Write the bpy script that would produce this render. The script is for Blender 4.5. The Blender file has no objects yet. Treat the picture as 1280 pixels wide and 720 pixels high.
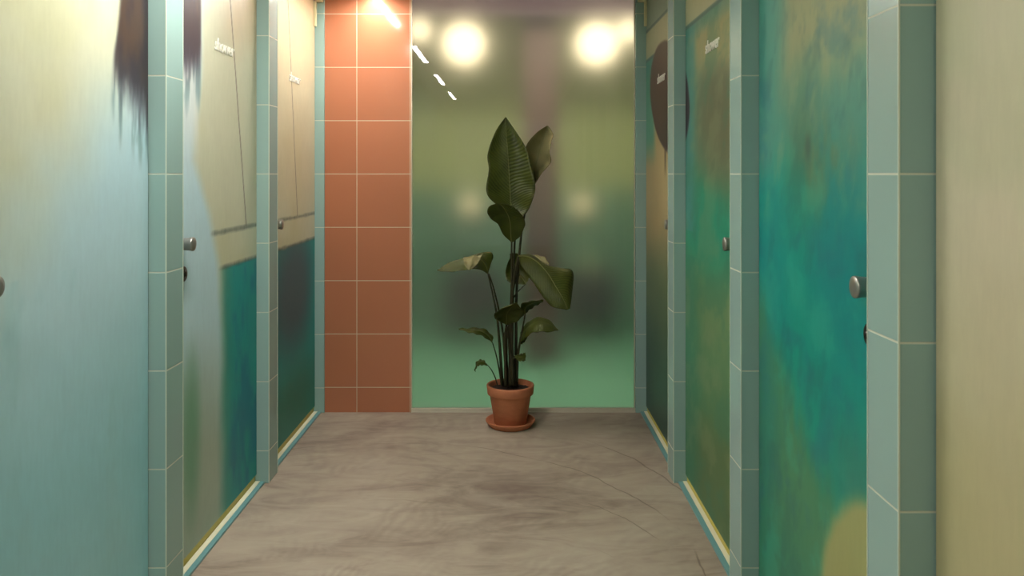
import bpy, bmesh, math, random
import numpy as np
from mathutils import Vector, Matrix

C = bpy.context.scene.collection
sc = bpy.context.scene
F = 1000.0            # focal length in pixels of a 1280-wide frame
CX, CY = 640.5, 217.5
CAM_Z = 1.34
BACK_Y = 4.5
CEIL_Z = 2.35
YP = [1.42, 2.437, 3.468]          # corridor-near faces of the partition ends
PT = 0.125                         # partition thickness
XLP, XRP = -1.055, [0.686, 0.697, 0.699]
XLD, XRD = -1.108, 0.750           # door planes
JOINT0 = CAM_Z % 0.3               # tile course phase


# ------------------------------------------------------------------ materials
def lin(c):
    c = np.asarray(c, dtype=float) / 255.0
    return np.where(c <= 0.04045, c / 12.92, ((c + 0.055) / 1.055) ** 2.4)


def L4(c):
    r = lin(c)
    return (float(r[0]), float(r[1]), float(r[2]), 1.0)


class NT:
    """small helper round a node tree"""
    def __init__(self, name):
        self.m = bpy.data.materials.new(name)
        self.m.use_nodes = True
        self.t = self.m.node_tree
        self.n = self.t.nodes
        self.p = self.n['Principled BSDF']
        self.out = self.n['Material Output']

    def node(self, typ, **kw):
        x = self.n.new(typ)
        for k, v in kw.items():
            if k.startswith('i_'):
                x.inputs[k[2:].replace('_', ' ')].default_value = v
            else:
                setattr(x, k, v)
        return x

    def link(self, a, b):
        self.t.links.new(a, b)

    def math(self, op, a, b=None, clamp=False):
        x = self.n.new('ShaderNodeMath'); x.operation = op; x.use_clamp = clamp
        for i, v in enumerate((a, b)):
            if v is None:
                continue
            if isinstance(v, (int, float)):
                x.inputs[i].default_value = v
            else:
                self.link(v, x.inputs[i])
        return x.outputs[0]

    def mix(self, fac, a, b):
        x = self.n.new('ShaderNodeMix'); x.data_type = 'RGBA'
        for s, v in ((x.inputs[0], fac), (x.inputs[6], a), (x.inputs[7], b)):
            if isinstance(v, (int, float, tuple)):
                s.default_value = v
            else:
                self.link(v, s)
        return x.outputs[2]

    def noise(self, scale, detail=4, rough=0.55, vec=None, dist=0.0):
        x = self.node('ShaderNodeTexNoise')
        x.inputs['Scale'].default_value = scale
        x.inputs['Detail'].default_value = detail
        x.inputs['Roughness'].default_value = rough
        x.inputs['Distortion'].default_value = dist
        if vec is not None:
            self.link(vec, x.inputs['Vector'])
        return x.outputs['Fac']

    def ramp(self, fac, stops):
        x = self.node('ShaderNodeValToRGB')
        e = x.color_ramp.elements
        while len(e) < len(stops):
            e.new(0.5)
        for el, (p, c) in zip(e, stops):
            el.position = p
            el.color = c if isinstance(c, tuple) else (c, c, c, 1)
        self.link(fac, x.inputs[0])
        return x.outputs[0]

    def pos(self):
        return self.node('ShaderNodeNewGeometry').outputs['Position']

    def scaled(self, vec, s):
        x = self.node('ShaderNodeMapping'); x.inputs['Scale'].default_value = s
        self.link(vec, x.inputs['Vector'])
        return x.outputs[0]

    def bump(self, h, strength=0.2, dist=0.01):
        x = self.node('ShaderNodeBump')
        x.inputs['Strength'].default_value = strength
        x.inputs['Distance'].default_value = dist
        self.link(h, x.inputs['Height'])
        self.link(x.outputs[0], self.p.inputs['Normal'])

    def set(self, **kw):
        for k, v in kw.items():
            self.p.inputs[k.replace('_', ' ')].default_value = v
        return self


def plain(name, c, rough=0.5, metal=0.0, var=0.08, scale=12.0, spec=0.5):
    t = NT(name)
    n = t.noise(scale, 3, vec=t.pos())
    a = tuple(min(1, x * (1 + var)) for x in L4(c)[:3]) + (1,)
    b = tuple(x * (1 - var) for x in L4(c)[:3]) + (1,)
    t.link(t.mix(n, a, b), t.p.inputs['Base Color'])
    t.set(Roughness=rough, Metallic=metal, Specular_IOR_Level=spec)
    return t.m


def tile_mat(name, c, grout, rough=0.25, x_joints=None, var=0.05, coat=0.0, gw=0.0017):
    """glazed tiles: horizontal joints every 0.30 m, vertical ones only where x_joints says"""
    t = NT(name)
    P = t.pos()
    s = t.node('ShaderNodeSeparateXYZ'); t.link(P, s.inputs[0])

    def joint(co, phase):
        v = t.math('FRACT', t.math('ADD', t.math('DIVIDE', t.math('SUBTRACT', co, phase), 0.3), 20.5))
        d = t.math('MULTIPLY', t.math('ABSOLUTE', t.math('SUBTRACT', v, 0.5)), 0.3)
        return t.math('SUBTRACT', 1.0, t.math('DIVIDE', t.math('SUBTRACT', d, gw * .6, clamp=True), gw, clamp=True), clamp=True)
    g = joint(s.outputs[2], JOINT0)
    if x_joints is not None:
        g = t.math('MAXIMUM', g, joint(s.outputs[0], x_joints))
    n = t.noise(3.0, 4, vec=P)
    wn = t.node('ShaderNodeTexWhiteNoise')
    sn = t.node('ShaderNodeVectorMath', operation='SNAP')
    sh = t.node('ShaderNodeVectorMath', operation='SUBTRACT')
    t.link(P, sh.inputs[0]); sh.inputs[1].default_value = ((x_joints or 0) + 3.0, 0.1, JOINT0 - 3.0)
    t.link(sh.outputs[0], sn.inputs[0]); sn.inputs[1].default_value = (0.3, 50.0, 0.3)
    t.link(sn.outputs[0], wn.inputs['Vector'])
    base = L4(c)
    lo = tuple(x * (1 - var) for x in base[:3]) + (1,)
    hi = tuple(min(1, x * (1 + var)) for x in base[:3]) + (1,)
    f = t.math('ADD', t.math('MULTIPLY', n, 0.6), t.math('MULTIPLY', wn.outputs['Value'], 0.4))
    col = t.mix(f, lo, hi)
    t.link(t.mix(g, col, L4(grout)), t.p.inputs['Base Color'])
    r = t.math('ADD', rough, t.math('MULTIPLY', g, 0.5))
    t.link(r, t.p.inputs['Roughness'])
    h = t.math('ADD', t.math('MULTIPLY', g, -1.0), t.math('MULTIPLY', t.noise(5, 2, vec=P), 0.25))
    t.bump(h, 0.25, 0.002)
    t.p.inputs['Coat Weight'].default_value = coat
    t.p.inputs['Specular IOR Level'].default_value = 0.3 if x_joints is not None else 0.15
    return t.m


def emit(name, c, strength):
    t = NT(name)
    e = t.node('ShaderNodeEmission')
    e.inputs[0].default_value = c
    e.inputs[1].default_value = strength
    t.link(e.outputs[0], t.out.inputs[0])
    return t.m


def floor_mat():
    t = NT('trowelled_microcement')
    P = t.pos()
    big = t.noise(1.3, 5, 0.6, vec=t.scaled(P, (0.7, 1.3, 1)), dist=1.2)
    mid = t.noise(5.0, 6, 0.65, vec=t.scaled(P, (0.6, 1.6, 1)), dist=1.6)
    col = t.ramp(t.math('ADD', t.math('MULTIPLY', big, 0.55), t.math('MULTIPLY', mid, 0.45)),
                 [(0.33, L4((124, 107, 97))), (0.5, L4((164, 149, 133))), (0.66, L4((180, 168, 151)))])
    # long trowel arcs: thin part-circles about the worker's reach, wavering and broken up by noise
    sp = t.node('ShaderNodeSeparateXYZ'); t.link(P, sp.inputs[0])
    wob = t.math('MULTIPLY', t.math('SUBTRACT', t.noise(2.5, 3, vec=P), 0.5), 0.10)
    tot = None
    for k, (ox, oy, rad, wd, lo) in enumerate(((-0.6, 2.75, 1.24, .005, .44), (-0.7, 2.35, 1.36, .004, .48), (-0.75, 1.9, 1.42, .004, .47), (-0.9, 2.9, 1.70, .006, .46),
                                               (1.1, 2.2, 1.5, .003, .55), (-0.2, 1.2, 1.25, .004, .52), (0.9, 4.6, 1.5, .004, .52), (0.4, 3.0, 0.75, .003, .55))):
        dx = t.math('SUBTRACT', sp.outputs[0], ox); dy = t.math('SUBTRACT', sp.outputs[1], oy)
        d = t.math('ADD', t.math('SQRT', t.math('ADD', t.math('MULTIPLY', dx, dx), t.math('MULTIPLY', dy, dy))), wob)
        ln = t.math('SUBTRACT', 1.0, t.math('DIVIDE', t.math('ABSOLUTE', t.math('SUBTRACT', d, rad)), wd, clamp=True), clamp=True)
        mp = t.node('ShaderNodeMapping'); mp.inputs['Location'].default_value = (3.7 * k, 1.9 * k, 0.5 * k)
        t.link(P, mp.inputs['Vector'])
        br = t.ramp(t.noise(1.6, 3, vec=mp.outputs[0]), [(lo, 0.0), (lo + .1, 1.0)])
        v = t.math('MULTIPLY', ln, br)
        tot = v if tot is None else t.math('MAXIMUM', tot, v)
    # fine ripple chatter lying across the strokes
    dx = t.math('ADD', sp.outputs[0], 0.7); dy = t.math('SUBTRACT', sp.outputs[1], 1.9)
    th = t.math('ARCTAN2', dy, dx)
    ripw = t.math('MULTIPLY', t.math('SUBTRACT', t.noise(4.0, 4, vec=P), 0.5), 26.0)
    rip = t.math('MULTIPLY', t.math('ADD', t.math('SINE', t.math('ADD', t.math('MULTIPLY', th, 170.0), ripw)), 1.0), 0.5)
    chm = t.ramp(t.noise(3.1, 3, vec=P, dist=0.8), [(0.46, 0.0), (0.66, 1.0)])
    chat = t.math('MULTIPLY', rip, chm)
    col = t.mix(t.math('MULTIPLY', chat, 0.2), col, L4((112, 96, 84)))
    col = t.mix(t.math('MULTIPLY', tot, 0.7), col, L4((92, 76, 66)))
    t.link(col, t.p.inputs['Base Color'])
    t.link(t.math('ADD', 0.42, t.math('MULTIPLY', mid, 0.22)), t.p.inputs['Roughness'])
    h = t.math('ADD', t.math('MULTIPLY', chat, 0.4), t.math('ADD', t.math('MULTIPLY', mid, 0.6), t.math('MULTIPLY', tot, -0.6)))
    t.bump(h, 0.22, 0.004)
    t.set(Specular_IOR_Level=0.4)
    return t.m


def mural_mat():
    t = NT('painted_mural_laminate')
    a = t.node('ShaderNodeAttribute'); a.attribute_name = 'mural'
    P = t.pos()
    fine = t.noise(30, 4, 0.6, vec=t.scaled(P, (1, 2.2, 0.5)))
    mott = t.noise(7, 5, 0.6, vec=P)
    f = t.math('ADD', t.math('MULTIPLY', fine, 0.5), t.math('MULTIPLY', mott, 0.5))
    k = t.ramp(f, [(0.3, 0.93), (0.7, 1.04)])
    x = t.node('ShaderNodeMix', data_type='RGBA', blend_type='MULTIPLY')
    x.inputs[0].default_value = 1.0
    t.link(a.outputs['Color'], x.inputs[6]); t.link(k, x.inputs[7])
    t.link(x.outputs[2], t.p.inputs['Base Color'])
    t.set(Roughness=0.42, Specular_IOR_Level=0.35)
    t.bump(fine, 0.04, 0.002)
    return t.m


def leaf_mat(name, c0, c1, c2):
    t = NT(name)
    uv = t.node('ShaderNodeUVMap')
    s = t.node('ShaderNodeSeparateXYZ'); t.link(uv.outputs[0], s.inputs[0])
    u = t.math('MULTIPLY', t.math('ABSOLUTE', t.math('SUBTRACT', s.outputs[0], 0.5)), 2.0)
    ph = t.math('ADD', t.math('MULTIPLY', s.outputs[1], 210.0), t.math('MULTIPLY', u, -42.0))
    vein = t.math('MULTIPLY', t.math('ADD', t.math('SINE', ph), 1.0), 0.5)
    P = t.pos()
    n = t.noise(14, 4, vec=P)
    col = t.ramp(n, [(0.3, L4(c0)), (0.7, L4(c1))])
    col = t.mix(t.math('MULTIPLY', vein, 0.28), col, L4(c2))
    edge = t.ramp(u, [(0.90, 0.0), (1.0, 1.0)])
    col = t.mix(t.math('MULTIPLY', edge, 0.5), col, L4((66, 58, 30)))
    t.link(col, t.p.inputs['Base Color'])
    t.set(Roughness=0.4, Specular_IOR_Level=0.25)
    t.bump(vein, 0.35, 0.003)
    return t.m


def terracotta():
    t = NT('terracotta')
    P = t.pos()
    n = t.noise(9, 5, 0.6, vec=t.scaled(P, (1, 1, 2)))
    f = t.noise(160, 3, vec=P)
    col = t.ramp(n, [(0.3, L4((178, 108, 74))), (0.7, L4((206, 132, 92)))])
    t.link(t.mix(t.math('MULTIPLY', f, 0.25), col, L4((150, 88, 62))), t.p.inputs['Base Color'])
    t.set(Roughness=0.75)
    t.bump(f, 0.12, 0.001)
    return t.m


def glass_mat(name, rough, col=(1, 1, 1, 1)):
    t = NT(name)
    n = t.noise(2.0, 3, vec=t.pos())
    if rough > 0:
        t.link(t.math('ADD', rough - 0.02, t.math('MULTIPLY', n, 0.04)), t.p.inputs['Roughness'])
    else:
        t.p.inputs['Roughness'].default_value = 0.0
    t.set(Base_Color=col, Transmission_Weight=1.0, IOR=1.47)
    return t.m


M = {}
M['floor'] = floor_mat()
M['teal_tile'] = tile_mat('teal_glazed_tile', (150, 178, 172), (205, 208, 190), 0.2)
M['orange_tile'] = tile_mat('terracotta_wall_tile', (180, 116, 86), (206, 192, 164), 0.1, x_joints=-0.875)
M['mural'] = mural_mat()
M['door_edge'] = plain('dark_door_core', (58, 52, 52), 0.6)
M['steel'] = plain('brushed_steel', (158, 156, 150), 0.34, 0.7, 0.1, 60)
M['dark_steel'] = plain('dark_metal', (60, 58, 56), 0.35, 0.9, 0.1, 40)
M['alu'] = plain('aluminium_channel', (206, 198, 180), 0.35, 0.25, 0.08, 50)
M['white'] = plain('white_lacquer', (238, 236, 224), 0.45, 0, 0.02)
M['cream'] = plain('cream_metal', (226, 220, 178), 0.4, 0, 0.03)
M['sill_stone'] = plain('pale_stone', (240, 236, 208), 0.4, 0, 0.03)
M['sill_teal'] = plain('teal_edging', (112, 162, 164), 0.35, 0, 0.04)
M['sill_glow'] = plain('sill_glow', (204, 186, 86), 0.45, 0.1, 0.08, 30)  # warm light on the sill below the doors, put into the colour
M['ceiling'] = plain('ceiling_paint', (236, 230, 214), 0.8, 0, 0.03, 4)
M['terracotta'] = terracotta()
M['soil'] = plain('potting_soil', (46, 34, 26), 0.95, 0, 0.5, 120)
M['leaf'] = leaf_mat('broad_leaf', (40, 49, 14), (66, 74, 24), (94, 100, 40))
M['leaf_pale'] = leaf_mat('pale_underside_sheen', (112, 108, 72), (146, 138, 96), (78, 76, 52))  # paler underside, with the blade's sheen painted into the colour too
M['midrib'] = plain('leaf_midrib', (98, 100, 48), 0.4, 0, 0.1)
M['stalk'] = plain('leaf_stalk', (46, 42, 20), 0.45, 0, 0.25, 10)
M['edge_trim'] = plain('tile_edge_profile', (204, 214, 198), 0.3, 0, 0.03)
M['glass_clear'] = glass_mat('polished_glass', 0.0)
M['glass_frost'] = glass_mat('etched_glass', 0.35)
M['green_wall'] = plain('green_plaster', (168, 182, 122), 0.8, 0, 0.06, 2)
M['green_dado'] = plain('green_dado', (96, 142, 118), 0.8, 0, 0.06, 2)
M['teal_floor'] = plain('green_floor', (104, 166, 136), 0.6, 0, 0.08, 3)
M['towel'] = plain('pale_green_cloth', (168, 186, 142), 0.9, 0, 0.05)
M['brown'] = plain('brown_post', (74, 53, 44), 0.6, 0, 0.08, 5)
M['dark_plum'] = plain('plum_upholstery', (52, 42, 56), 0.8, 0, 0.15, 20)
M['plum_ceiling'] = plain('plum_ceiling', (118, 100, 78), 0.8, 0, 0.08, 3)
M['plum_beam'] = plain('plum_beam', (70, 58, 66), 0.8, 0, 0.08, 3)
for k, f in enumerate((0.66, 1.06, 0.80, 0.40)):
    M['lamp%d' % k] = emit('ceiling_lamp_diffuser', (1.0, 0.97, 0.91, 1), 195.0 * f)
M['globe'] = emit('warm_globe', (1.0, 0.83, 0.50, 1), 2.7)
M['fill_beyond'] = emit('fill_beyond_emitter', (1.0, 0.88, 0.7, 1), 80.0)  # emission of the added fill strip behind the glass
M['globe_dim'] = emit('dim_globe', (1.0, 0.80, 0.4, 1), 0.8)


# ------------------------------------------------------------------ mesh helpers
def box(bm, a, b):
    (x0, y0, z0), (x1, y1, z1) = a, b
    v = [bm.verts.new(p) for p in ((x0, y0, z0), (x1, y0, z0), (x1, y1, z0), (x0, y1, z0),
                                   (x0, y0, z1), (x1, y0, z1), (x1, y1, z1), (x0, y1, z1))]
    for q in ((0, 3, 2, 1), (4, 5, 6, 7), (0, 1, 5, 4), (1, 2, 6, 5), (2, 3, 7, 6), (3, 0, 4, 7)):
        bm.faces.new([v[i] for i in q])


def lathe(bm, prof, n=48, axis='Z', centre=(0, 0, 0), close=True):
    c = Vector(centre)
    rings = []
    for r, h in prof:
        if r < 1e-6:
            p = {'Z': Vector((0, 0, h)), 'X': Vector((h, 0, 0))}[axis]
            rings.append([bm.verts.new(c + p)])
            continue
        ring = []
        for k in range(n):
            a = 2 * math.pi * k / n
            p = Vector((r * math.cos(a), r * math.sin(a), h)) if axis == 'Z' else Vector((h, r * math.cos(a), r * math.sin(a)))
            ring.append(bm.verts.new(c + p))
        rings.append(ring)
    for A, B in zip(rings, rings[1:]):
        for k in range(n):
            k2 = (k + 1) % n
            if len(A) == 1:
                bm.faces.new((A[0], B[k], B[k2]))
            elif len(B) == 1:
                bm.faces.new((A[k], A[k2], B[0]))
            else:
                bm.faces.new((A[k], A[k2], B[k2], B[k]))
    bmesh.ops.recalc_face_normals(bm, faces=bm.faces)


def tube(bm, pts, radii, n=10):
    pts = [Vector(p) for p in pts]
    rings = []
    up = Vector((0.3, 1, 0.1)).normalized()
    for i, p in enumerate(pts):
        d = (pts[min(i + 1, len(pts) - 1)] - pts[max(i - 1, 0)]).normalized()
        s = d.cross(up).normalized(); u = s.cross(d).normalized()
        rings.append([bm.verts.new(p + radii[i] * (math.cos(2 * math.pi * k / n) * s + math.sin(2 * math.pi * k / n) * u)) for k in range(n)])
    for A, B in zip(rings, rings[1:]):
        for k in range(n):
            bm.faces.new((A[k], A[(k + 1) % n], B[(k + 1) % n], B[k]))
    bm.faces.new(rings[0][::-1]); bm.faces.new(rings[-1])
    bmesh.ops.recalc_face_normals(bm, faces=bm.faces)


def obj(name, bm, mat, parent=None, smooth=False, bevel=0.0, loc=None):
    me = bpy.data.meshes.new(name)
    bm.to_mesh(me); bm.free()
    o = bpy.data.objects.new(name, me)
    C.objects.link(o)
    for m in (mat if isinstance(mat, (list, tuple)) else [mat]):
        me.materials.append(m)
    if smooth:
        for p in me.polygons:
            p.use_smooth = True
    if bevel:
        b = o.modifiers.new('bevel', 'BEVEL'); b.width = bevel; b.segments = 2; b.limit_method = 'ANGLE'
    if parent is not None:
        o.parent = parent
        o.matrix_parent_inverse = Matrix.Translation(parent.location).inverted() if parent.location.length else Matrix()
    return o


def boxobj(name, a, b, mat, parent=None, bevel=0.0):
    bm = bmesh.new(); box(bm, a, b)
    return obj(name, bm, mat, parent, bevel=bevel)


def tag(o, label=None, cat=None, group=None, kind=None):
    for k, v in (('label', label), ('category', cat), ('group', group), ('kind', kind)):
        if v:
            o[k] = v
    return o


def empty(name, loc, label, cat, group=None, kind=None):
    o = bpy.data.objects.new(name, None)
    o.empty_display_size = 0.1
    o.location = loc
    C.objects.link(o)
    return tag(o, label, cat, group, kind)


# ------------------------------------------------------------------ room shell
Y0 = -6.0
XO_L, XO_R = -2.15, 1.8
tag(boxobj('floor', (XO_L, Y0, -0.06), (XO_R, BACK_Y + 0.06, 0.0), M['floor']),
    'grey-brown trowelled cement corridor floor', 'floor', kind='structure')
tag(boxobj('ceiling', (XO_L, Y0, CEIL_Z), (XO_R, BACK_Y + 0.06, CEIL_Z + 0.06), M['ceiling']),
    'plain ceiling above the shower corridor', 'ceiling', kind='structure')
tag(boxobj('wall_left', (XO_L - 0.06, Y0, 0), (XO_L, BACK_Y + 0.06, CEIL_Z), M['teal_tile']),
    'outer wall behind the left shower cabins', 'wall', kind='structure')
tag(boxobj('wall_right', (XO_R, Y0, 0), (XO_R + 0.06, BACK_Y + 0.06, CEIL_Z), M['teal_tile']),
    'outer wall behind the right shower cabins', 'wall', kind='structure')
GX0, GX1 = -0.569, 0.684        # clear glass opening
tag(boxobj('wall_back', (XLP, BACK_Y, 0), (GX0, BACK_Y + 0.05, CEIL_Z), M['orange_tile']),
    'orange glazed tile wall beside the frosted glass panel', 'wall', kind='structure')
# plain side walls of the corridor behind the viewpoint
tag(boxobj('wall_left_rear', (XLP - 0.1, Y0, 0), (XLP, 0.35, CEIL_Z), M['teal_tile']),
    'teal tiled corridor wall on the left behind the viewpoint', 'wall', kind='structure')
tag(boxobj('wall_right_rear', (0.69, Y0, 0), (0.79, 0.35, CEIL_Z), M['teal_tile']),
    'teal tiled corridor wall on the right behind the viewpoint', 'wall', kind='structure')


def pillar(side, x, y, label, w=0.0):
    """tiled partition end: the head that shows in the corridor, with its pale edge profiles; the cabin partition runs on behind it"""
    s = -1 if side == 'L' else 1
    xb = XO_L if side == 'L' else XO_R
    r = boxobj('tiled_pillar', (min(x, xb), y, 0), (max(x, xb), y + PT, CEIL_Z), M['teal_tile'], bevel=0.002)
    tag(r, label, 'pillar', kind='structure')
    for yy in (y - 0.0012, y + PT - 0.0018):
        boxobj('edge_trim', (min(x - s * 0.0012, x + s * 0.0018), yy, 0), (max(x - s * 0.0012, x + s * 0.0018), yy + 0.003, CEIL_Z), M['edge_trim'], r)
    return r


pillar('L', XLP, YP[0], 'teal tiled pillar at the near edge of the left cream and blue door')
pillar('L', XLP, YP[1], 'teal tiled pillar on the left between the brush-marked door and the lettered door')
pillar('L', XLP, YP[2], 'teal tiled pillar on the left between the two lettered doors')
pillar('R', XRP[0], YP[0], 'large teal tiled pillar on the right beside the plain beige door')
pillar('R', XRP[1], YP[1], 'teal tiled pillar on the right between the teal door and the lettered green door')
pillar('R', XRP[2], YP[2], 'slim teal tiled pillar on the right crossing the dark painted oval')
pillar('L', XLP - 0.004, 0.42, 'teal tiled pillar on the left nearest the viewpoint')
pillar('R', 0.69, 0.42, 'teal tiled pillar on the right nearest the viewpoint')
for nm, a, b, lab in (('wall_back_left', XLP - 0.0725, XLP - 0.0005, 'narrow teal tiled strip left of the orange tile wall'),
                      ('wall_back_right', GX1 + 0.008, 0.77, 'narrow blue tiled strip right of the frosted glass')):
    bm = bmesh.new(); box(bm, (a, BACK_Y - 0.012, 0), (b, BACK_Y + 0.05, CEIL_Z))
    tag(obj(nm, bm, M['teal_tile'], bevel=0.002), lab, 'wall', kind='structure')


# ------------------------------------------------------------------ murals
def sm(a, b, x):
    t = np.clip((x - a) / (b - a), 0, 1)
    return t * t * (3 - 2 * t)


def vnoise(x, y, seed):
    rs = np.random.RandomState(seed)
    g = rs.rand(256, 256)
    xi = np.floor(x).astype(int); yi = np.floor(y).astype(int)
    fx = x - xi; fy = y - yi
    fx = fx * fx * (3 - 2 * fx); fy = fy * fy * (3 - 2 * fy)
    a = g[xi % 256, yi % 256]; b = g[(xi + 1) % 256, yi % 256]
    c = g[xi % 256, (yi + 1) % 256]; d = g[(xi + 1) % 256, (yi + 1) % 256]
    return (a * (1 - fx) + b * fx) * (1 - fy) + (c * (1 - fx) + d * fx) * fy


def fbm(x, y, f, seed, oct=4):
    v = 0; amp = 0.5; tot = 0
    for k in range(oct):
        v = v + amp * vnoise(x * f + 17.3 * k, y * f + 9.1 * k, seed + k)
        tot += amp; amp *= 0.55; f *= 2.05
    return v / tot * 2 - 1


def put(col, c, m):
    m = np.clip(m, 0, 1)[..., None]
    return col * (1 - m) + np.asarray(c, float) * m


def ell(Y, Z, cy, cz, ry, rz, soft=0.35):
    d = np.sqrt(((Y - cy) / ry) ** 2 + ((Z - cz) / rz) ** 2)
    return 1 - sm(1 - soft, 1 + soft, d)


def mural_left(Y, Z):
    n1 = fbm(Y, Z, 2.2, 1); n2 = fbm(Y, Z * 0.5, 9, 5); st = fbm(Y * 3, Z * 0.35, 14, 9)
    col = np.ones(Y.shape + (3,)) * np.array((206, 207, 180.0))
    col = put(col, (196, 194, 150), 0.5 * sm(0.0, 0.6, n1))
    d1 = (Y < 2.5)
    # first door: pale blue wash below a slanting soft edge
    zb = 1.18 + 0.58 * (Y - 1.733)
    blue1 = (1 - sm(zb - 0.22, zb + 0.30, Z + 0.16 * n1)) * d1
    col = put(col, (186, 216, 224), blue1)
    col = put(col, (150, 206, 216), 0.85 * (1 - sm(0.45, 1.15, Z + 0.12 * n1)) * d1)
    col = put(col, (156, 200, 206), 0.35 * sm(0.1, 0.5, n2) * (Z < 1.1) * d1)
    # second door: blue-white wash on the near side
    yb = np.interp(Z, [0.0, 0.166, 0.717, 0.999, 1.187, 1.39, 1.70, 2.5], [3.08, 3.08, 3.07, 3.02, 2.93, 2.79, 2.83, 2.86])
    blue2 = (1 - sm(yb - 0.05, yb + 0.05, Y + 0.02 * n1)) * (~d1)
    col = put(col, (192, 222, 232), blue2 * 0.95)
    col = put(col, (170, 186, 170), blue2 * (1 - sm(0.3, 0.85, Z + .1 * n1)))
    col = put(col, (104, 160, 128), 0.8 * ell(Y, Z + .02 * n1, 2.76, 0.42, 0.07, 0.25, .7) * (~d1))
    col = put(col, (222, 222, 214), 0.7 * sm(2.6, 2.66, Y) * (1 - sm(2.80, 2.85, Y + .02 * st)) * sm(1.25, 1.6, Z) * (~d1))
    # peach top
    col = put(col, (222, 186, 146), 0.75 * sm(1.70, 2.15, Z + .1 * n1) * sm(2.85, 3.25, Y))
    col = put(col, (208, 188, 150), 0.5 * sm(3.3, 3.6, Y) * sm(1.0, 1.4, Z))
    # hair lines
    for ya, za, yb_, zb_ in ((3.143, 2.02, 3.332, 1.12), (3.95, 2.2, 4.127, 1.12)):
        yl = ya + (yb_ - ya) * (za - Z) / (za - zb_)
        col = put(col, (110, 100, 84), 0.75 * (1 - sm(0.0025, 0.008, np.abs(Y - yl + .004 * n1))) * (Z > 1.125))
    # teal block and the two ruled lines
    inb = sm(3.00, 3.13, Y + 0.03 * n1) * (1 - sm(0.970, 0.985, Z + .006 * n2))
    teal = np.ones(col.shape) * np.array((18, 152, 150.0))
    teal = put(teal, (10, 120, 146), 0.8 * sm(-0.2, 0.4, n2 + 0.3 * (Y - 3.2)) * (Y < 3.5))
    teal = put(teal, (80, 152, 134), 0.8 * (1 - sm(3.06, 3.2, Y + .03 * n2)))
    teal = put(teal, (70, 92, 106), 0.85 * ell(Y, Z + .05 * n1, 4.06, 0.76, 0.36, 0.30, .55))
    teal = put(teal, (28, 128, 108), 0.8 * (1 - sm(0.18, 0.42, Z + .06 * n1)) * (Y > 3.5))
    m = inb[..., None]
    col = col * (1 - m) + teal * m
    for zl, yl in ((1.12, 2.94), (0.983, 3.02)):
        w = 0.006 + 0.004 * np.abs(n2)
        col = put(col, (72, 84, 80), 0.75 * (1 - sm(w * .6, w * 1.7, np.abs(Z - zl + .004 * n1))) * sm(yl - .02, yl + .06, Y) * (0.55 + .6 * np.abs(st)))
    # dark brush mark across the first pillar
    zb = np.where(Y < 2.5, 1.555 - 0.55 * (Y - 2.25), 1.50 + 0.42 * (Y - 2.33))
    ed = sm(2.235, 2.262, Y + .012 * n2 + 0.03 * np.sin(Z * 9)) * (1 - sm(2.835, 2.86, Y + .012 * n2))
    col = put(col, (128, 158, 160), 0.8 * ed * sm(zb - 0.13, zb - 0.02, Z + .08 * st) * sm(-0.2, 0.25, st + .4 * n2))
    br = ed * sm(zb - 0.04, zb + 0.10, Z + .07 * st)
    bc = put(np.ones(col.shape) * np.array((54, 44, 50.0)), (82, 62, 50), sm(-.1, .5, n2) * .8)
    bc = put(bc, (74, 78, 92), (1 - sm(zb, zb + .22, Z)) * .7)
    col = col * (1 - br[..., None]) + bc * br[..., None]
    return col


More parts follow.
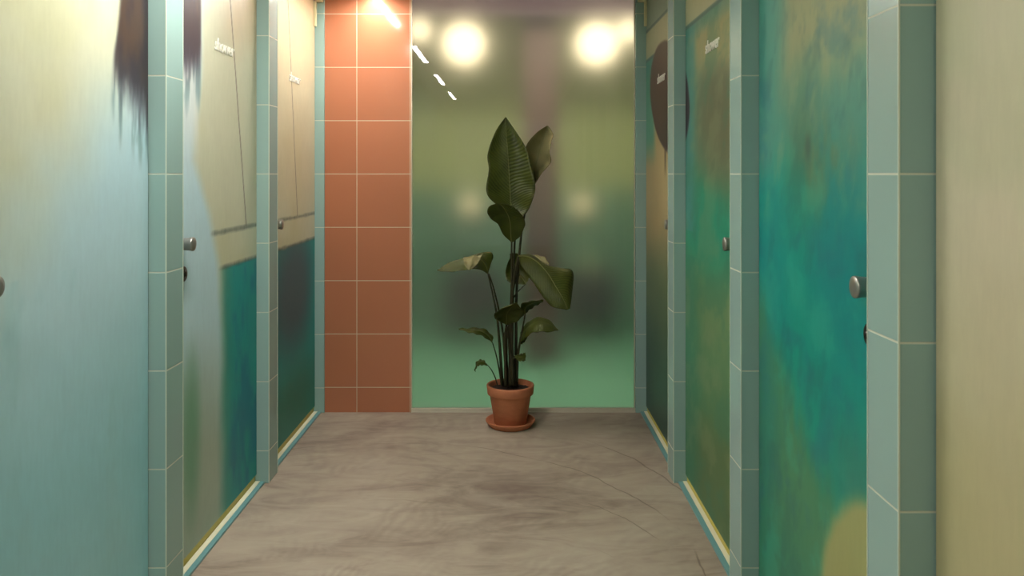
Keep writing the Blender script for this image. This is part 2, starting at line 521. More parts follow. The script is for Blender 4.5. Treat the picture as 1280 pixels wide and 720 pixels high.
def mural_right(Y, Z):
    n1 = fbm(Y, Z, 2.4, 31); n2 = fbm(Y * 1.2, Z * 0.7, 8, 35); st = fbm(Y * 2.5, Z * 0.4, 14, 39)
    col = np.ones(Y.shape + (3,)) * np.array((16, 148, 132.0))
    # plain beige door
    d0 = (Y < 1.45)
    bei = np.ones(col.shape) * np.array((204, 194, 168.0))
    bei = put(bei, (180, 170, 126), 0.8 * (1 - sm(0.7, 1.35, Z + .2 * n1)))
    bei = put(bei, (186, 188, 156), 0.5 * sm(0.05, .5, n1))
    # teal door
    te = col.copy()
    te = put(te, (18, 122, 132), 0.6 * ell(Y, Z + .06 * n1, 1.80, 1.18, 0.22, 0.30, .7))
    te = put(te, (18, 128, 136), 0.5 * ell(Y, Z, 2.40, 1.10, 0.22, 0.30, .7))
    te = put(te, (88, 146, 132), 0.85 * sm(1.20, 1.42, Z + .16 * n1))
    te = put(te, (152, 154, 112), 0.9 * sm(1.42, 1.66, Z + .20 * n1 + .06 * n2) * (1 - sm(2.12, 2.32, Y + .06 * n1)))
    te = put(te, (96, 112, 74), 0.4 * ell(Y, Z + .05 * n2, 2.06, 1.42, 0.12, 0.18, .8))
    te = put(te, (120, 128, 90), 0.6 * ell(Y, Z + .05 * n2, 1.93, 1.38, 0.16, 0.10, .8) * sm(-.3, .3, n2))
    te = put(te, (70, 78, 70), 0.6 * ell(Y, Z, 2.03, 1.41, 0.02, 0.03, .8))
    zb = 0.93 - 0.62 * (2.385 - Y)
    te = put(te, (84, 136, 96), 0.85 * (1 - sm(zb - 0.10, zb + 0.08, Z + .10 * n1 + .05 * st)))
    te = put(te, (38, 124, 118), 0.55 * ell(Y, Z, 2.36, 0.62, 0.10, 0.3, .8))
    te = put(te, (40, 128, 104), 0.5 * (1 - sm(.25, .5, Z + .1 * n1)) * (Y > 2.0))
    d1_ = fbm(Y * 2.2 + Z * 1.1, Z * 2.6 - Y * 0.9, 2.6, 71, 6); d2_ = fbm(Y * 3.4 + Z * 0.8, Z * 2.0, 4.0, 81, 6)
    te = put(te, (44, 112, 126), 0.45 * sm(.05, .5, d1_))
    te = put(te, (60, 172, 148), 0.40 * sm(.05, .5, -d1_) * (1 - sm(1.2, 1.55, Z)))
    te = put(te, (148, 160, 122), 0.35 * sm(.1, .5, d2_) * sm(1.1, 1.4, Z))
    te = put(te, (40, 96, 96), 0.25 * sm(.1, .5, -d2_))
    te = put(te, (96, 110, 96), 0.35 * ell(Y, Z, 1.74, 0.68, 0.12, 0.10, .9))
    rr = np.sqrt((Y - 1.58) ** 2 + (Z - 0.30) ** 2)
    te = put(te, (168, 166, 108), 0.95 * (1 - sm(0.34, 0.395, rr + .015 * n2)))
    # lettered green door
    gr = np.ones(col.shape) * np.array((92, 132, 92.0))
    gr = put(gr, (30, 144, 118), 0.9 * ell(Y, Z + .08 * n1, 3.05, 1.12, 0.55, 0.20, .5))
    gr = put(gr, (122, 148, 104), 0.6 * ell(Y, Z, 2.85, 0.84, 0.35, 0.16, .7))
    gr = put(gr, (84, 110, 66), 0.7 * (1 - sm(0.25, 0.6, Z + .12 * n1)))
    gr = put(gr, (48, 124, 100), 0.6 * sm(3.1, 3.35, Y + .1 * n1) * (Z < 1.0))
    gr = put(gr, (96, 128, 104), 0.85 * sm(1.24, 1.42, Z + .08 * n1))
    gr = put(gr, (100, 100, 76), 0.85 * ell(Y, Z + .08 * n1, 2.86, 1.55, 0.36, 0.22, .6))
    gr = put(gr, (164, 154, 104), 0.9 * sm(1.68, 1.82, Z + .08 * n1))
    gr = put(gr, (74, 140, 134), 0.85 * sm(3.20, 3.34, Y + .06 * n1) * (Z > 1.1))
    gr = put(gr, (60, 134, 132), 0.6 * sm(1.88, 1.95, Z))
    g1_ = fbm(Y * 2.0 + Z * .8, Z * 2.4, 2.8, 91, 6)
    gr = put(gr, (60, 122, 96), 0.45 * sm(.02, .4, g1_))
    gr = put(gr, (138, 150, 112), 0.35 * sm(.02, .4, -g1_))
    # far door
    fa = np.ones(col.shape) * np.array((168, 150, 108.0))
    fa = put(fa, (188, 168, 124), 0.6 * ell(Y, Z, 3.85, 1.3, 0.25, 0.2, .7))
    fa = put(fa, (86, 106, 80), 0.9 * (1 - sm(0.72, 1.12, Z + .1 * n1)))
    fa = put(fa, (46, 74, 66), 0.8 * (1 - sm(0.3, 0.75, Z + .1 * n1)))
    fa = put(fa, (70, 140, 122), 0.85 * sm(4.16, 4.30, Y + .05 * n1) * sm(1.35, 1.55, Z))
    fa = put(fa, (70, 140, 130), 0.8 * sm(1.85, 1.94, Z))
    for m, c in ((d0, bei), ((Y >= 1.45) & (Y < 2.5), te), ((Y >= 2.5) & (Y < 3.53), gr), (Y >= 3.53, fa)):
        col[m] = c[m]
    # cream band above the ruled line, grey-green above that
    far = Y > 2.5
    col = put(col, (186, 184, 146), 0.95 * sm(1.966, 1.978, Z + .003 * n1) * far)
    col = put(col, (140, 158, 140), 0.95 * sm(2.128, 2.14, Z) * far)
    for zl in (1.968, 2.133):
        col = put(col, (70, 100, 96), 0.8 * (1 - sm(0.005, 0.012, np.abs(Z - zl))) * far)
    # big dark oval over the last two doors
    a = math.radians(16)
    u = (Y - 3.87) * math.cos(a) + (Z - 1.715) * math.sin(a)
    v = -(Y - 3.87) * math.sin(a) + (Z - 1.715) * math.cos(a)
    e = 1 - sm(0.96, 1.03, np.sqrt((u / 0.50) ** 2 + (v / 0.265) ** 2) + .015 * n2)
    oc = put(np.ones(col.shape) * np.array((48, 34, 46.0)), (66, 44, 36), sm(3.5, 4.0, Y + .1 * n1) * sm(1.4, 1.7, Z))
    col = col * (1 - e[..., None]) + oc * e[..., None]
    col = put(col, (60, 46, 40), 0.8 * (1 - sm(.008, .02, np.abs(Y - 3.93))) * sm(1.3, 1.42, Z) * (1 - sm(1.5, 1.55, Z)))
    return col


def door(n, side, ya, yb, label, letter_y=None, hinge=False):
    s = 1 if side == 'L' else -1             # direction the face looks, along X
    X = XLD if side == 'L' else XRD
    ya, yb = ya + PT + 0.004, yb - 0.004
    z0, z1, T = 0.040, CEIL_Z - 0.014, 0.030
    step = 0.006
    ny, nz = int((yb - ya) / step) + 1, int((z1 - z0) / step) + 1
    Yg, Zg = np.meshgrid(np.linspace(ya, yb, ny), np.linspace(z0, z1, nz), indexing='ij')
    col = (mural_left if side == 'L' else mural_right)(Yg, Zg)
    co = np.stack([np.full(Yg.shape, X), Yg, Zg], -1).reshape(-1, 3)
    idx = np.arange(ny * nz).reshape(ny, nz)
    q = np.stack([idx[:-1, :-1], idx[1:, :-1], idx[1:, 1:], idx[:-1, 1:]], -1).reshape(-1, 4)
    if s < 0:
        q = q[:, ::-1]
    xb = X - s * T
    back = np.array([(xb, ya, z0), (xb, yb, z0), (xb, yb, z1), (xb, ya, z1)])
    nb = len(co)
    c4 = [int(idx[0, 0]), int(idx[-1, 0]), int(idx[-1, -1]), int(idx[0, -1])]
    faces = [tuple(int(i) for i in f) for f in q]
    nfront = len(faces)
    rim = [(idx[::-1, 0], nb + 0, nb + 1), (idx[-1, ::-1], nb + 1, nb + 2), (idx[:, -1], nb + 2, nb + 3), (idx[0, :], nb + 3, nb + 0)]
    for line, a, b in rim:
        poly = [a, b] + [int(i) for i in line]
        faces.append(tuple(poly))
    faces.append((nb + 3, nb + 2, nb + 1, nb))
    if s < 0:
        faces[nfront:] = [f[::-1] for f in faces[nfront:]]
    me = bpy.data.meshes.new('door')
    me.from_pydata(np.vstack([co, back]).tolist(), [], faces)
    me.materials.append(M['mural']); me.materials.append(M['door_edge'])
    mi = np.zeros(len(faces), dtype=np.int32); mi[nfront:] = 1
    me.polygons.foreach_set('material_index', mi)
    at = me.color_attributes.new('mural', 'FLOAT_COLOR', 'POINT')
    rgba = np.ones((nb + 4, 4), dtype=np.float32) * 0.1
    rgba[:nb, :3] = lin(np.clip(col.reshape(-1, 3), 0, 255))
    at.data.foreach_set('color', rgba.ravel())
    o = bpy.data.objects.new('door_%d' % n, me)
    C.objects.link(o)
    tag(o, label, 'door', kind='structure')
    # knob: neck, turned grip and domed end, on the corridor side
    ky = ya + 0.110 - 0.004
    bm = bmesh.new()
    prof = [(0.0, 0.0005), (0.020, 0.0005), (0.020, 0.004), (0.0205, 0.006), (0.0215, 0.028), (0.0228, 0.036), (0.0235, 0.041), (0.0225, 0.0440), (0.012, 0.0456), (0.0, 0.046)]
    lathe(bm, [(r, s * h) for r, h in prof], 32, 'X', (X, ky, 1.106))
    obj('knob', bm, M['steel'], o, smooth=True)
    bm = bmesh.new()
    lathe(bm, [(r, s * h) for r, h in [(0.0, 0.0005), (0.026, 0.0005), (0.026, 0.005), (0.023, 0.008), (0.009, 0.009), (0.008, 0.014), (0.0, 0.0145)]], 32, 'X', (X, ky + 0.014, 1.004))
    obj('lock_plate', bm, M['dark_steel'], o, smooth=True)
    if letter_y:
        cu = bpy.data.curves.new('lettering', 'FONT')
        cu.body = 'shower'; cu.size = 0.068; cu.extrude = 0.0014; cu.offset = 0.0008; cu.shear = 0.12
        cu.align_x = 'CENTER'; cu.align_y = 'CENTER'; cu.space_character = 1.0
        cu.resolution_u = 4
        tmp = bpy.data.objects.new('tmp_text', cu); C.objects.link(tmp)
        bpy.context.view_layer.update()
        tm = bpy.data.meshes.new_from_object(tmp.evaluated_get(bpy.context.evaluated_depsgraph_get()))
        bpy.data.objects.remove(tmp); bpy.data.curves.remove(cu)
        if s > 0:
            R = Matrix(((0, 0, 1, X + 0.0016), (1, 0, 0, letter_y), (0, 1, 0, 1.825), (0, 0, 0, 1)))
        else:
            R = Matrix(((0, 0, -1, X - 0.0016), (-1, 0, 0, letter_y), (0, 1, 0, 1.825), (0, 0, 0, 1)))
        tm.transform(R); tm.materials.clear(); tm.materials.append(M['white'])
        t = bpy.data.objects.new('lettering', tm); C.objects.link(t); t.parent = o
        t['label'] = 'white raised letters reading shower'
    if hinge:
        bm = bmesh.new()
        box(bm, (min(X, X + s * 0.014), yb - 0.030, 2.165), (max(X, X + s * 0.014), yb - 0.004, z1))
        box(bm, (min(X, X + s * 0.050), yb - 0.030, 2.300), (max(X, X + s * 0.050), yb - 0.004, 2.316))
        obj('top_hinge', bm, M['cream'], o, bevel=0.002)['label'] = 'cream metal hinge plate'
    return o


door(1, 'L', YP[0], YP[1], 'left door painted cream fading to pale blue with a dark brush mark')
door(2, 'L', YP[1], YP[2], 'left lettered door with a pale blue wash and a teal block', letter_y=3.075)
door(3, 'L', YP[2], BACK_Y - 0.012, 'left lettered door with peach top and dark teal lower block, beside the orange tiles', letter_y=4.07, hinge=True)
door(4, 'R', 0.42, YP[0], 'plain beige door on the right without any marks')
door(5, 'R', YP[0], YP[1], 'right door painted bright teal with a pale rounded patch low down')
door(6, 'R', YP[1], YP[2], 'right lettered green and olive door with a teal band', letter_y=3.00)
door(7, 'R', YP[2], BACK_Y - 0.012, 'narrow-looking right door with lettering on a dark brown oval, beside the glass', letter_y=4.03, hinge=True)
door(8, 'L', 0.42, YP[0], 'left door nearest the viewpoint, cream and blue')


def sill(n, side, ya, yb, label):
    s = 1 if side == 'L' else -1
    X = XLD if side == 'L' else XRD
    xp = XLP if side == 'L' else 0.70
    ya, yb = ya + PT + 0.001, yb - 0.001
    lo = xp - s * 0.018
    e = boxobj('trim_%d' % n, (min(X - s * 0.006, lo - s * 0.020), ya, 0.0), (max(X - s * 0.006, lo - s * 0.020), yb, 0.010), M['sill_stone'], bevel=0.0015)
    tag(e, label, 'door sill', kind='structure')
    a, b = sorted((lo - s * 0.0195, lo))
    boxobj('sill_edging', (a, ya, 0.0), (b, yb, 0.009), M['sill_teal'], e, 0.001)['label'] = 'blue-green edging strip'
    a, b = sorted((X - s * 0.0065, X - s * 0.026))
    boxobj('glow_strip', (a, ya, 0.0), (b, yb, 0.036), M['sill_glow'], e, 0.001)['label'] = 'yellow strip coloured as the warm light under the door'  # added bar standing in for the warm-lit sill seen beneath the door


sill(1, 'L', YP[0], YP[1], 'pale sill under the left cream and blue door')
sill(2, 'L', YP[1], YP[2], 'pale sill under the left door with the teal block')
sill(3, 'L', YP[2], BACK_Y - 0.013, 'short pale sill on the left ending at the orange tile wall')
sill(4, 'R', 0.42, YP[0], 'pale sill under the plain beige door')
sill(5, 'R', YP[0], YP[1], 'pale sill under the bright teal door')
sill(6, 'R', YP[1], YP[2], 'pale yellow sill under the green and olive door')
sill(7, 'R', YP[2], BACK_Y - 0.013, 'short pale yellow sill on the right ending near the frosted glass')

# ------------------------------------------------------------------ frosted glass end panel
gl = empty('window_1', (0.5 * (GX0 + GX1), BACK_Y + 0.01, 0.0), 'large frosted green glass panel closing the corridor behind the potted plant', 'glass panel', kind='structure')
bm = bmesh.new(); box(bm, (GX0 + 0.004, BACK_Y + 0.004, 0.02), (GX1 - 0.0, BACK_Y + 0.014, CEIL_Z))
o = obj('pane', bm, [M['glass_clear'], M['glass_frost']], gl)
for p in o.data.polygons:
    p.material_index = 1 if p.normal.y > 0.5 else 0
bm = bmesh.new()
box(bm, (GX0 + 0.0005, BACK_Y - 0.010, 0.0), (GX1 + 0.0075, BACK_Y + 0.020, 0.007))
box(bm, (GX0 + 0.0005, BACK_Y - 0.006, 0.007), (GX1 + 0.0075, BACK_Y + 0.0025, 0.024))
box(bm, (GX0 + 0.0005, BACK_Y + 0.0155, 0.007), (GX1 + 0.0075, BACK_Y + 0.020, 0.024))
obj('floor_channel', bm, M['alu'], gl, bevel=0.001)['label'] = 'pale metal floor channel'
for x in (GX0 + 0.0005, GX1 + 0.001):
    boxobj('side_channel', (x, BACK_Y - 0.004, 0.024), (x + 0.0045, BACK_Y + 0.018, CEIL_Z), M['alu'], gl)

# ------------------------------------------------------------------ room behind the glass
BY = BACK_Y + 0.06
BE = 6.75
tag(boxobj('floor_beyond', (-2.4, BY, -0.06), (2.4, BE + 0.05, 0.0), M['teal_floor']), 'green floor behind the frosted glass', 'floor', kind='structure')
tag(boxobj('wall_beyond', (-2.4, BE, 0), (2.4, BE + 0.05, 2.7), M['green_wall']), 'green wall behind the frosted glass', 'wall', kind='structure')
tag(boxobj('trim_8', (-2.4, BE - 0.02, 0), (2.4, BE, 1.22), M['green_dado']), 'darker green lower wall panelling behind the frosted glass', 'wall panel', kind='structure')
tag(boxobj('wall_beyond_left', (-2.45, BY, 0), (-2.4, BE, 2.7), M['green_wall']), 'side wall behind the glass on the left', 'wall', kind='structure')
tag(boxobj('wall_beyond_right', (2.4, BY, 0), (2.45, BE, 2.7), M['green_wall']), 'side wall behind the glass on the right', 'wall', kind='structure')
tag(boxobj('ceiling_beyond', (-2.4, BY, 2.7), (2.4, BE + 0.05, 2.75), M['plum_ceiling']), 'brown ceiling behind the frosted glass', 'ceiling', kind='structure')
tag(boxobj('beam_beyond', (-2.4, 5.4, 2.42), (2.4, 5.55, 2.7), M['plum_beam']), 'dark plum beam above the blurred lamps', 'beam', kind='structure')


def behind(x, y, Y):
    return ((x - CX) * Y / F, Y, CAM_Z + (CY - y) * Y / F)


x0, _, zt = behind(655, 90, 5.6); x1, _, zb = behind(697, 432, 5.6)
ps = tag(boxobj('post', (x0, 5.6, 0.0), (x1, 5.80, 2.7), M['brown'], bevel=0.01), 'brown post blurred by the frosted glass behind the plant', 'post')
for px, py, Y, r, lab in ((580, 55, 5.9, 0.15, 'round warm lamp glowing behind the glass above the tall leaf'),
                          (746, 55, 5.9, 0.15, 'round warm lamp glowing behind the glass above the right side'),
                          (524, 38, 5.9, 0.08, 'small warm lamp at the left edge of the frosted glass'),
                          (786, 38, 5.9, 0.08, 'small warm lamp at the right edge of the frosted glass')):
    p = behind(px, py, Y)
    e = empty('globe_lamp', p, lab, 'lamp', 'lamps behind the glass')
    bm = bmesh.new(); bmesh.ops.create_uvsphere(bm, u_segments=24, v_segments=16, radius=r)
    bmesh.ops.translate(bm, verts=bm.verts, vec=p)
    obj('globe', bm, M['globe'], e, smooth=True)
    bm = bmesh.new(); tube(bm, [(p[0], p[1], p[2] + r * 0.97), (p[0], p[1], 2.699)], [0.012, 0.012], 12)
    lathe(bm, [(0, p[2] + r * 0.9), (0.05, p[2] + r * 0.95), (0.045, p[2] + r * 1.12), (0, p[2] + r * 1.12)], 24, 'Z', (p[0], p[1], 0))
    obj('stem', bm, M['dark_steel'], e, smooth=True)
for px, lab in ((588, 'small dim yellow wall lamp blurred behind the glass left of the plant'), (727, 'small dim yellow wall lamp blurred behind the glass right of the plant')):
    p = behind(px, 255, 6.6)
    e = empty('wall_lamp', p, lab, 'lamp', 'dim wall lamps behind the glass')
    bm = bmesh.new(); bmesh.ops.create_uvsphere(bm, u_segments=24, v_segments=16, radius=0.085)
    bmesh.ops.translate(bm, verts=bm.verts, vec=p)
    obj('shade', bm, M['globe_dim'], e, smooth=True)
    boxobj('bracket', (p[0] - 0.02, p[1] + 0.08, p[2] - 0.02), (p[0] + 0.02, BE, p[2] + 0.02), M['dark_steel'], e)
for px, lab in ((592, 'dark low stool blurred behind the glass left of the plant'), (738, 'dark low stool blurred behind the glass right of the plant')):
    Y = 6.5
    cx = behind(px, 370, Y)[0]
    e = empty('stool', (cx, Y, 0), lab, 'stool', 'stools behind the glass')
    bm = bmesh.new(); box(bm, (cx - 0.21, Y - 0.14, 0.22), (cx + 0.21, Y + 0.14, 0.56))
    obj('seat', bm, M['dark_plum'], e, bevel=0.03)
    for sx in (-1, 1):
        for sy in (-1, 1):
            bm = bmesh.new(); tube(bm, [(cx + sx * .15, Y + sy * .09, .23), (cx + sx * .17, Y + sy * .11, 0.0)], [.018, .012], 10)
            obj('leg', bm, M['dark_steel'], e, smooth=True)
    if px > 700:
        bm = bmesh.new(); box(bm, (cx - 0.14, Y - 0.11, 0.561), (cx + 0.08, Y + 0.11, 0.65))
        tag(obj('folded_towel', bm, M['towel'], bevel=0.03), 'pale folded cloth on the stool behind the glass right of the plant', 'towel')

e = empty('fill_strip', (0.1, 4.75, 2.7), 'added unseen fill strip on the ceiling just behind the frosted glass', 'lamp')  # fill light added above the view to brighten the post and room beyond
boxobj('housing', (-1.1, 4.70, 2.68), (1.3, 4.80, 2.70), M['white'], e)
boxobj('diffuser', (-1.09, 4.71, 2.665), (1.29, 4.79, 2.68), M['fill_beyond'], e)

# ------------------------------------------------------------------ ceiling lamps in a row along the left
for kl, (yc, hl, lab) in enumerate(((4.04, 0.44, 'linear ceiling lamp meeting the orange tile wall'), (2.33, 0.475, 'linear ceiling lamp over the left pillar by the brush mark'),
                    (0.56, 0.475, 'linear ceiling lamp nearest the viewpoint'), (-1.15, 0.475, 'linear ceiling lamp behind the viewpoint'))):
    lx = -0.768
    e = empty('ceiling_lamp', (lx, yc, CEIL_Z), lab, 'lamp', 'row of linear ceiling lamps')
    bm = bmesh.new()
    for a, b in (((-.026, -hl, -.018), (-.020, hl, 0)), ((.020, -hl, -.018), (.026, hl, 0)), ((-.020, -hl, -.005), (.020, hl, 0)),
                 ((-.020, -hl, -.018), (.020, -hl + .008, -.005)), ((-.020, hl - .008, -.018), (.020, hl, -.005))):
        box(bm, (a[0] + lx, a[1] + yc, a[2] + CEIL_Z), (b[0] + lx, b[1] + yc, b[2] + CEIL_Z))
    obj('housing', bm, M['white'], e)
    boxobj('diffuser', (lx - .0195, yc - hl + .009, CEIL_Z - .017), (lx + .0195, yc + hl - .009, CEIL_Z - .0052), M['lamp%d' % kl], e)

# ------------------------------------------------------------------ potted plant
PY = 4.26
PX = (638 - CX) * PY / F
sa = bmesh.new()
lathe(sa, [(0, 0.0), (0.104, 0.0), (0.112, 0.004), (0.131, 0.030), (0.132, 0.034), (0.129, 0.037), (0.124, 0.035), (0.108, 0.014), (0.103, 0.012), (0, 0.012)], 64, 'Z', (PX, PY, 0))
so = obj('plant_saucer', sa, M['terracotta'], smooth=True)
tag(so, 'round terracotta saucer on the floor under the plant pot', 'saucer')

pl = empty('potted_plant', (PX, PY, 0.012), 'tall broad-leaved plant in a terracotta pot in front of the frosted glass', 'plant')
PB, PR = 0.0125, 0.221
bm = bmesh.new()
lathe(bm, [(0, PB), (0.080, PB), (0.085, PB + .005), (0.110, PR - .052), (0.1115, PR - .050), (0.1205, PR - .049), (0.1225, PR - .046), (0.1265, PR - .004), (0.1245, PR),
           (0.1165, PR), (0.1145, PR - .004), (0.1105, PR - .035), (0.106, PR - .05), (0.06, PR - .06), (0, PR - .06)], 72, 'Z', (PX, PY, 0))
pot = obj('pot', bm, M['terracotta'], pl, smooth=True)
rnd = random.Random(5)
bm = bmesh.new()
N, prev = 40, None
ctr = bm.verts.new((PX, PY, PR - 0.018))
for i in range(1, 9):
    r = 0.1115 * i / 8
    ring = [bm.verts.new((PX + r * math.cos(2 * math.pi * k / N), PY + r * math.sin(2 * math.pi * k / N), PR - 0.024 + (rnd.uniform(-.005, .006) if i < 8 else -0.004))) for k in range(N)]
    for k in range(N):
        if prev is None:
            bm.faces.new((ctr, ring[k], ring[(k + 1) % N]))
        else:
            bm.faces.new((prev[k], ring[k], ring[(k + 1) % N], prev[(k + 1) % N]))
    prev = ring
obj('soil', bm, M['soil'], pl, smooth=True)


def W(p):
    """a traced point (x, y in the photo, distance forward of the pot's axis in m) put where it stands"""
    Y = PY + p[2]
    return Vector(((p[0] - CX) * Y / F, Y, CAM_Z + (CY - p[1]) * Y / F))


def cr(P, t):
    """Catmull-Rom through the points P at t in 0..1"""
    n = len(P) - 1
    f = min(max(t, 0), 1) * n
    i = min(int(f), n - 1); u = f - i
    p0, p1, p2, p3 = P[max(i - 1, 0)], P[i], P[i + 1], P[min(i + 2, n)]
    return 0.5 * ((2 * p1) + (p2 - p0) * u + (2 * p0 - 5 * p1 + 4 * p2 - p3) * u * u + (3 * p1 - p0 - 3 * p2 + p3) * u ** 3)


def leaf(left, mid, right, nl=44, nw=8, ripple=0.003, seed=1, rib=0.003, mat='leaf'):
    Lp, Mp, Rp = [W(p) for p in left], [W(p) for p in mid], [W(p) for p in right]
    bm = bmesh.new()
    uvl = bm.loops.layers.uv.new('UVMap')
    rows = []
    rr = random.Random(seed); ph = rr.uniform(0, 6)
    for i in range(nl + 1):
        t = i / nl
        l, m, r = cr(Lp, t), cr(Mp, t), cr(Rp, t)
        nrm = (r - l).cross(cr(Mp, min(t + .02, 1)) - cr(Mp, max(t - .02, 0)))
        nrm = nrm.normalized() if nrm.length > 1e-9 else Vector((0, -1, 0))
        row = []
        for j in range(-nw, nw + 1):
            s = abs(j) / nw
            p = m.lerp(l if j < 0 else r, s)
            belly = math.sin(s * math.pi) * 0.10 * ((l if j < 0 else r) - m).length
            p = p - nrm * belly + nrm * ripple * s * s * math.sin(t * 26 + ph + (2.1 if j < 0 else 0))
            row.append((bm.verts.new(p), (0.5 + 0.5 * j / nw, t)))
        rows.append(row)
    for a, b in zip(rows, rows[1:]):
        for (q0, q1, q2, q3) in zip(a, a[1:], b[1:], b):
            f = bm.faces.new((q0[0], q1[0], q2[0], q3[0]))
            for lp, q in zip(f.loops, (q0, q1, q2, q3)):
                lp[uvl].uv = q[1]
    o = obj('leaf', bm, M[mat], pl, smooth=True)
    so_ = o.modifiers.new('thickness', 'SOLIDIFY'); so_.thickness = 0.0012; so_.offset = 0
    bm = bmesh.new()
    pts = [cr(Mp, k / 24) for k in range(25)]
    tube(bm, pts, [rib * (1 - 0.75 * k / 24) for k in range(25)], 8)
    mr = obj('midrib', bm, M['midrib'], o, smooth=True)
    mr.matrix_parent_inverse = pl.matrix_world.inverted() if False else Matrix.Translation(pl.location).inverted() @ Matrix.Translation(pl.location)
    return o


# every leaf: edge, midrib, edge, from the stalk to the tip
leaf([(646, 272, .00), (621, 256, -.01), (608, 240, -.02), (611, 212, .0), (609.5, 193, .01), (619, 165, .03), (631.5, 147, .06)],
     [(646, 273, .00), (639, 257, .03), (637.5, 238, .03), (636, 212, .03), (634.5, 188, .035), (632.5, 164, .05), (632, 146.5, .06)],
     [(647, 273, .00), (659, 265, .0), (667, 246, -.01), (669, 232, -.01), (664, 208, .0), (656, 182, .02), (633, 147, .06)], seed=2, ripple=.004)
leaf([(668, 231, .10), (660, 215, .09), (657, 198, .08), (657, 184, .08), (664, 173, .08), (673, 164, .09), (684, 157, .12)],
     [(668, 231, .10), (667.5, 219, .13), (670, 205, .13), (674, 191, .13), (677, 179, .13), (681, 168, .13), (684.5, 157, .12)],
     [(668.5, 231, .10), (677, 217, .09), (688.5, 203, .07), (687, 190, .06), (689, 178, .06), (691.5, 168, .08), (685, 157, .12)], seed=3, mat='leaf_pale')
leaf([(639, 303, -.03), (629, 293, -.07), (622, 280, -.10), (613, 273, -.13), (609, 264, -.16), (613, 257, -.17), (622, 254, -.17)],
     [(639.5, 303, -.03), (638.5, 292, -.05), (638, 281, -.08), (635.5, 270, -.11), (631, 262, -.14), (627, 257, -.16), (623, 254, -.17)],
     [(640, 303, -.03), (649, 297, -.05), (654, 288, -.08), (656.5, 279, -.10), (652, 268, -.13), (640, 257.5, -.16), (624, 254, -.17)], seed=4, ripple=.002)
# left drooping leaf, seen nearly edge-on
leaf([(610, 343, -.02), (600, 337, -.06), (590, 336.5, -.09), (578, 338, -.10), (566, 339.5, -.10), (556, 339.5, -.08), (546.5, 338, -.05)],
     [(610, 342, -.02), (607, 332, -.02), (601, 325, -.02), (589, 322, -.03), (574, 325, -.04), (559, 331, -.04), (546.5, 337.5, -.05)],
     [(610.5, 342, -.02), (613, 331, .03), (616.5, 321, .05), (611, 314.5, .05), (592, 319, .03), (566, 326.5, .0), (547, 337, -.05)], seed=5, ripple=.002)
leaf([(603, 318, -.03), (600, 325, -.07), (596, 331, -.10), (588, 337.5, -.115)],
     [(592, 319.5, -.05), (590, 325, -.09), (589, 331, -.11), (586.5, 337.5, -.12)],
     [(580, 321, -.06), (579, 326, -.09), (581, 332, -.11), (585, 337.5, -.12)], seed=25, nl=20, ripple=.002, rib=.0012, mat='leaf_pale')
# big drooping leaf to the right
leaf([(648, 322, -.04), (652, 334, -.08), (661, 347, -.13), (672, 361, -.17), (682, 376, -.20), (694, 385, -.22), (709, 387, -.22)],
     [(648, 320, -.04), (660, 321, -.06), (672, 328, -.10), (684, 341, -.14), (694, 357, -.17), (703, 372, -.20), (710, 387, -.22)],
     [(649, 319, -.04), (664, 318, .0), (682, 331, -.02), (699, 335, -.05), (715, 338, -.08), (716, 360, -.13), (712, 386, -.21)], seed=6, ripple=.003, rib=.004)
# crumpled leaf behind the stalks
leaf([(657, 356, .04), (645, 355, .06), (634, 351, .08), (632, 338, .09), (636, 326, .09), (638, 318, .07)],
     [(657, 355, .04), (652, 346, .08), (646, 336, .11), (643, 327, .12), (641, 320, .10), (639, 316, .07)],
     [(658, 354, .04), (661, 346, .06), (657, 335, .08), (653, 325, .09), (648, 318, .09), (640, 316, .07)], seed=7)
leaf([(650, 322, .02), (656, 329, -.01), (664, 333, -.03), (673, 332, -.04), (686, 331, -.02)],
     [(650, 320, .02), (659, 324, .02), (668, 326, .03), (678, 327, .02), (686, 330, -.02)],
     [(650, 319, .02), (658, 318, .06), (669, 319, .08), (680, 321, .05), (686.5, 329, -.02)], seed=17, ripple=.004, mat='leaf_pale')
# dark folded leaf low in the middle
leaf([(632, 406, -.06), (625, 402, -.12), (618.5, 398, -.16), (619, 391, -.18), (628, 386, -.18), (644, 379, -.16)],
     [(633, 406, -.06), (633, 397, -.09), (634, 391, -.11), (637, 387, -.12), (641, 382, -.14), (645, 378, -.16)],
     [(634, 406, -.06), (644, 403, -.07), (653, 396, -.08), (655, 390, -.09), (650, 384, -.12), (645.5, 377.5, -.16)], seed=8)
leaf([(656, 393, .0), (652, 387, -.03), (651, 381, -.04), (658, 377.5, -.05), (668, 376, -.05), (679, 375, -.04)],
     [(656.5, 393, .0), (656, 387, .0), (659, 382, .0), (665, 379, -.01), (672, 377, -.02), (679, 375.5, -.04)],
     [(657, 393, .0), (659, 390, .04), (664, 386, .05), (670, 382, .04), (676, 379, .01), (679.5, 376, -.04)], seed=9)
# lower left
leaf([(615.5, 429, -.06), (608, 423, -.10), (599, 418.5, -.13), (590, 416.5, -.14), (581, 414, -.13), (572.5, 411, -.10)],
     [(615.5, 428.5, -.06), (611, 421, -.07), (603, 415, -.09), (594, 413, -.10), (584, 412, -.10), (572.5, 410.8, -.10)],
     [(616, 428, -.06), (615.5, 420, -.02), (607, 412, -.03), (595, 409.5, -.04), (583, 410.3, -.06), (573, 410.5, -.10)], seed=10, rib=.002)
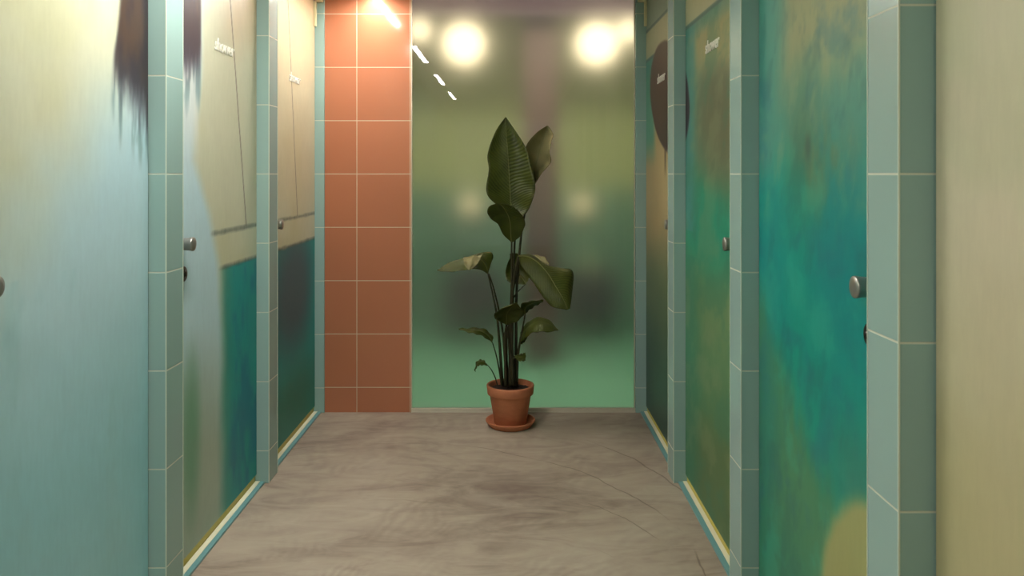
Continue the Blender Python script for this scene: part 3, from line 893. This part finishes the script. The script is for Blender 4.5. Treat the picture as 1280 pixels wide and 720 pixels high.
# lower right
leaf([(651, 427, .0), (656, 424, -.05), (662, 418, -.09), (671, 415, -.12), (683, 415, -.12), (698, 413.5, -.10)],
     [(651, 423, .0), (656, 413, -.01), (663, 406, -.03), (673, 402, -.05), (686, 405, -.07), (698, 413, -.10)],
     [(650, 420, .0), (654, 409, .05), (663, 401, .06), (675, 396.5, .05), (687, 401, .0), (698, 412.5, -.10)], seed=11, rib=.002)
leaf([(658, 410, .02), (652, 417, .01), (649, 424, .0), (650, 429, .0), (652, 430, .0)],
     [(659, 411, .02), (656, 417, .03), (654, 423, .03), (653, 427, .02), (652, 430, .0)],
     [(660, 411, .02), (660.5, 417, .01), (658.5, 423, .0), (655.5, 427.5, .0), (652.5, 430, .0)], seed=21, nl=20, rib=.0015)
# two small low ones
leaf([(643, 445, -.05), (646, 450, -.08), (651, 451.5, -.09), (657, 451, -.09)],
     [(643, 444.5, -.05), (648, 446, -.06), (653, 446, -.07), (657.5, 445, -.08)],
     [(643, 444, -.05), (648, 443, -.03), (653, 442, -.03), (657, 440.5, -.05)], seed=12, nl=20, rib=.0015)
leaf([(609.5, 457, -.06), (603, 456.5, -.09), (598.5, 457, -.10), (595.5, 459.5, -.10), (594, 464.5, -.09)],
     [(609, 456, -.06), (605, 453, -.06), (600.5, 452.5, -.07), (596, 456, -.08), (593.7, 464, -.09)],
     [(609, 455.5, -.06), (605, 450.5, -.03), (600, 449.5, -.03), (595, 453.5, -.04), (593.3, 463.5, -.08)], seed=13, nl=20, rib=.0015)


def stalk(P, r0, r1, n=20):
    pts = [W(p) for p in P]
    bm = bmesh.new()
    tube(bm, [cr(pts, k / n) for k in range(n + 1)], [r0 + (r1 - r0) * (k / n) ** 0.7 for k in range(n + 1)], 10)
    obj('stalk', bm, M['stalk'], pl, smooth=True)


stalk([(639, 482, .0), (640, 430, .0), (641, 370, .01), (643, 310, .01), (646, 272, .0)], .011, .0045)
stalk([(645, 482, .03), (645, 420, .03), (646, 360, .05), (652, 290, .09), (660, 250, .10), (668, 230, .10)], .011, .004)
stalk([(637, 483, -.02), (638, 420, -.01), (639.5, 350, -.02), (639.5, 302, -.03)], .011, .0045)
stalk([(628, 482, .0), (624.5, 430, -.01), (621, 395, -.01), (616, 368, -.02), (610, 342, -.02)], .010, .0035)
stalk([(633, 482, .02), (630, 430, .01), (626, 400, .0), (618, 364, -.02), (611, 342, -.02)], .009, .003)
stalk([(643, 482, -.03), (640, 430, -.02), (640, 380, -.02), (643, 345, -.03), (648, 321, -.04)], .010, .0045)
stalk([(634, 483, .03), (633, 430, .03), (634, 400, .03), (642, 372, .03), (657, 355, .04)], .009, .003)
stalk([(632, 483, -.04), (631.5, 450, -.05), (631, 420, -.06), (633, 405, -.06)], .010, .004)
stalk([(644, 483, .0), (648, 440, .0), (653, 412, .0), (656.5, 392, .0)], .010, .003)
stalk([(646, 483, .03), (647, 455, .02), (649, 435, .01), (651, 422, .0)], .009, .003)
stalk([(627, 482, -.04), (624, 462, -.05), (620, 443, -.06), (615.5, 428, -.06)], .006, .0025)
stalk([(638, 482, -.05), (638, 465, -.05), (640, 452, -.05), (643, 445, -.05)], .005, .002)
stalk([(622, 482, -.05), (619, 472, -.06), (614, 462, -.06), (609, 456, -.06)], .004, .002)
stalk([(641, 482, -.05), (640, 455, -.05), (636, 428, -.04), (634, 408, -.05)], .009, .003)
stalk([(640, 482, .04), (636, 420, .04), (639, 380, .04), (646, 340, .05), (650, 321, .02)], .009, .003)

# ------------------------------------------------------------------ camera, world, view
w = bpy.data.worlds.new('world'); sc.world = w
w.use_nodes = True
w.node_tree.nodes['Background'].inputs[0].default_value = (0.85, 0.95, 1.0, 1)
w.node_tree.nodes['Background'].inputs[1].default_value = 0.3

cam = bpy.data.cameras.new('camera')
co = bpy.data.objects.new('camera', cam); C.objects.link(co)
co.location = (0, 0, CAM_Z); co.rotation_euler = (math.pi / 2, 0, 0)
cam.sensor_width = 36.0; cam.sensor_fit = 'HORIZONTAL'
cam.lens = 36.0 * F / 1280.0
cam.shift_x = (640 - CX) / 1280.0
cam.shift_y = (CY - 360) / 1280.0
cam.clip_start = 0.02
sc.camera = co

sc.view_settings.view_transform = 'Standard'
sc.view_settings.look = 'None'
sc.view_settings.gamma = 1.0
sc.view_settings.use_curve_mapping = False
sc.view_settings.exposure = 0.10
sc.cycles.use_denoising = True
sc.cycles.max_bounces = 12
sc.cycles.diffuse_bounces = 6
sc.cycles.transmission_bounces = 10
sc.cycles.caustics_refractive = False
sc.cycles.caustics_reflective = False
sc.cycles.sample_clamp_indirect = 6.0
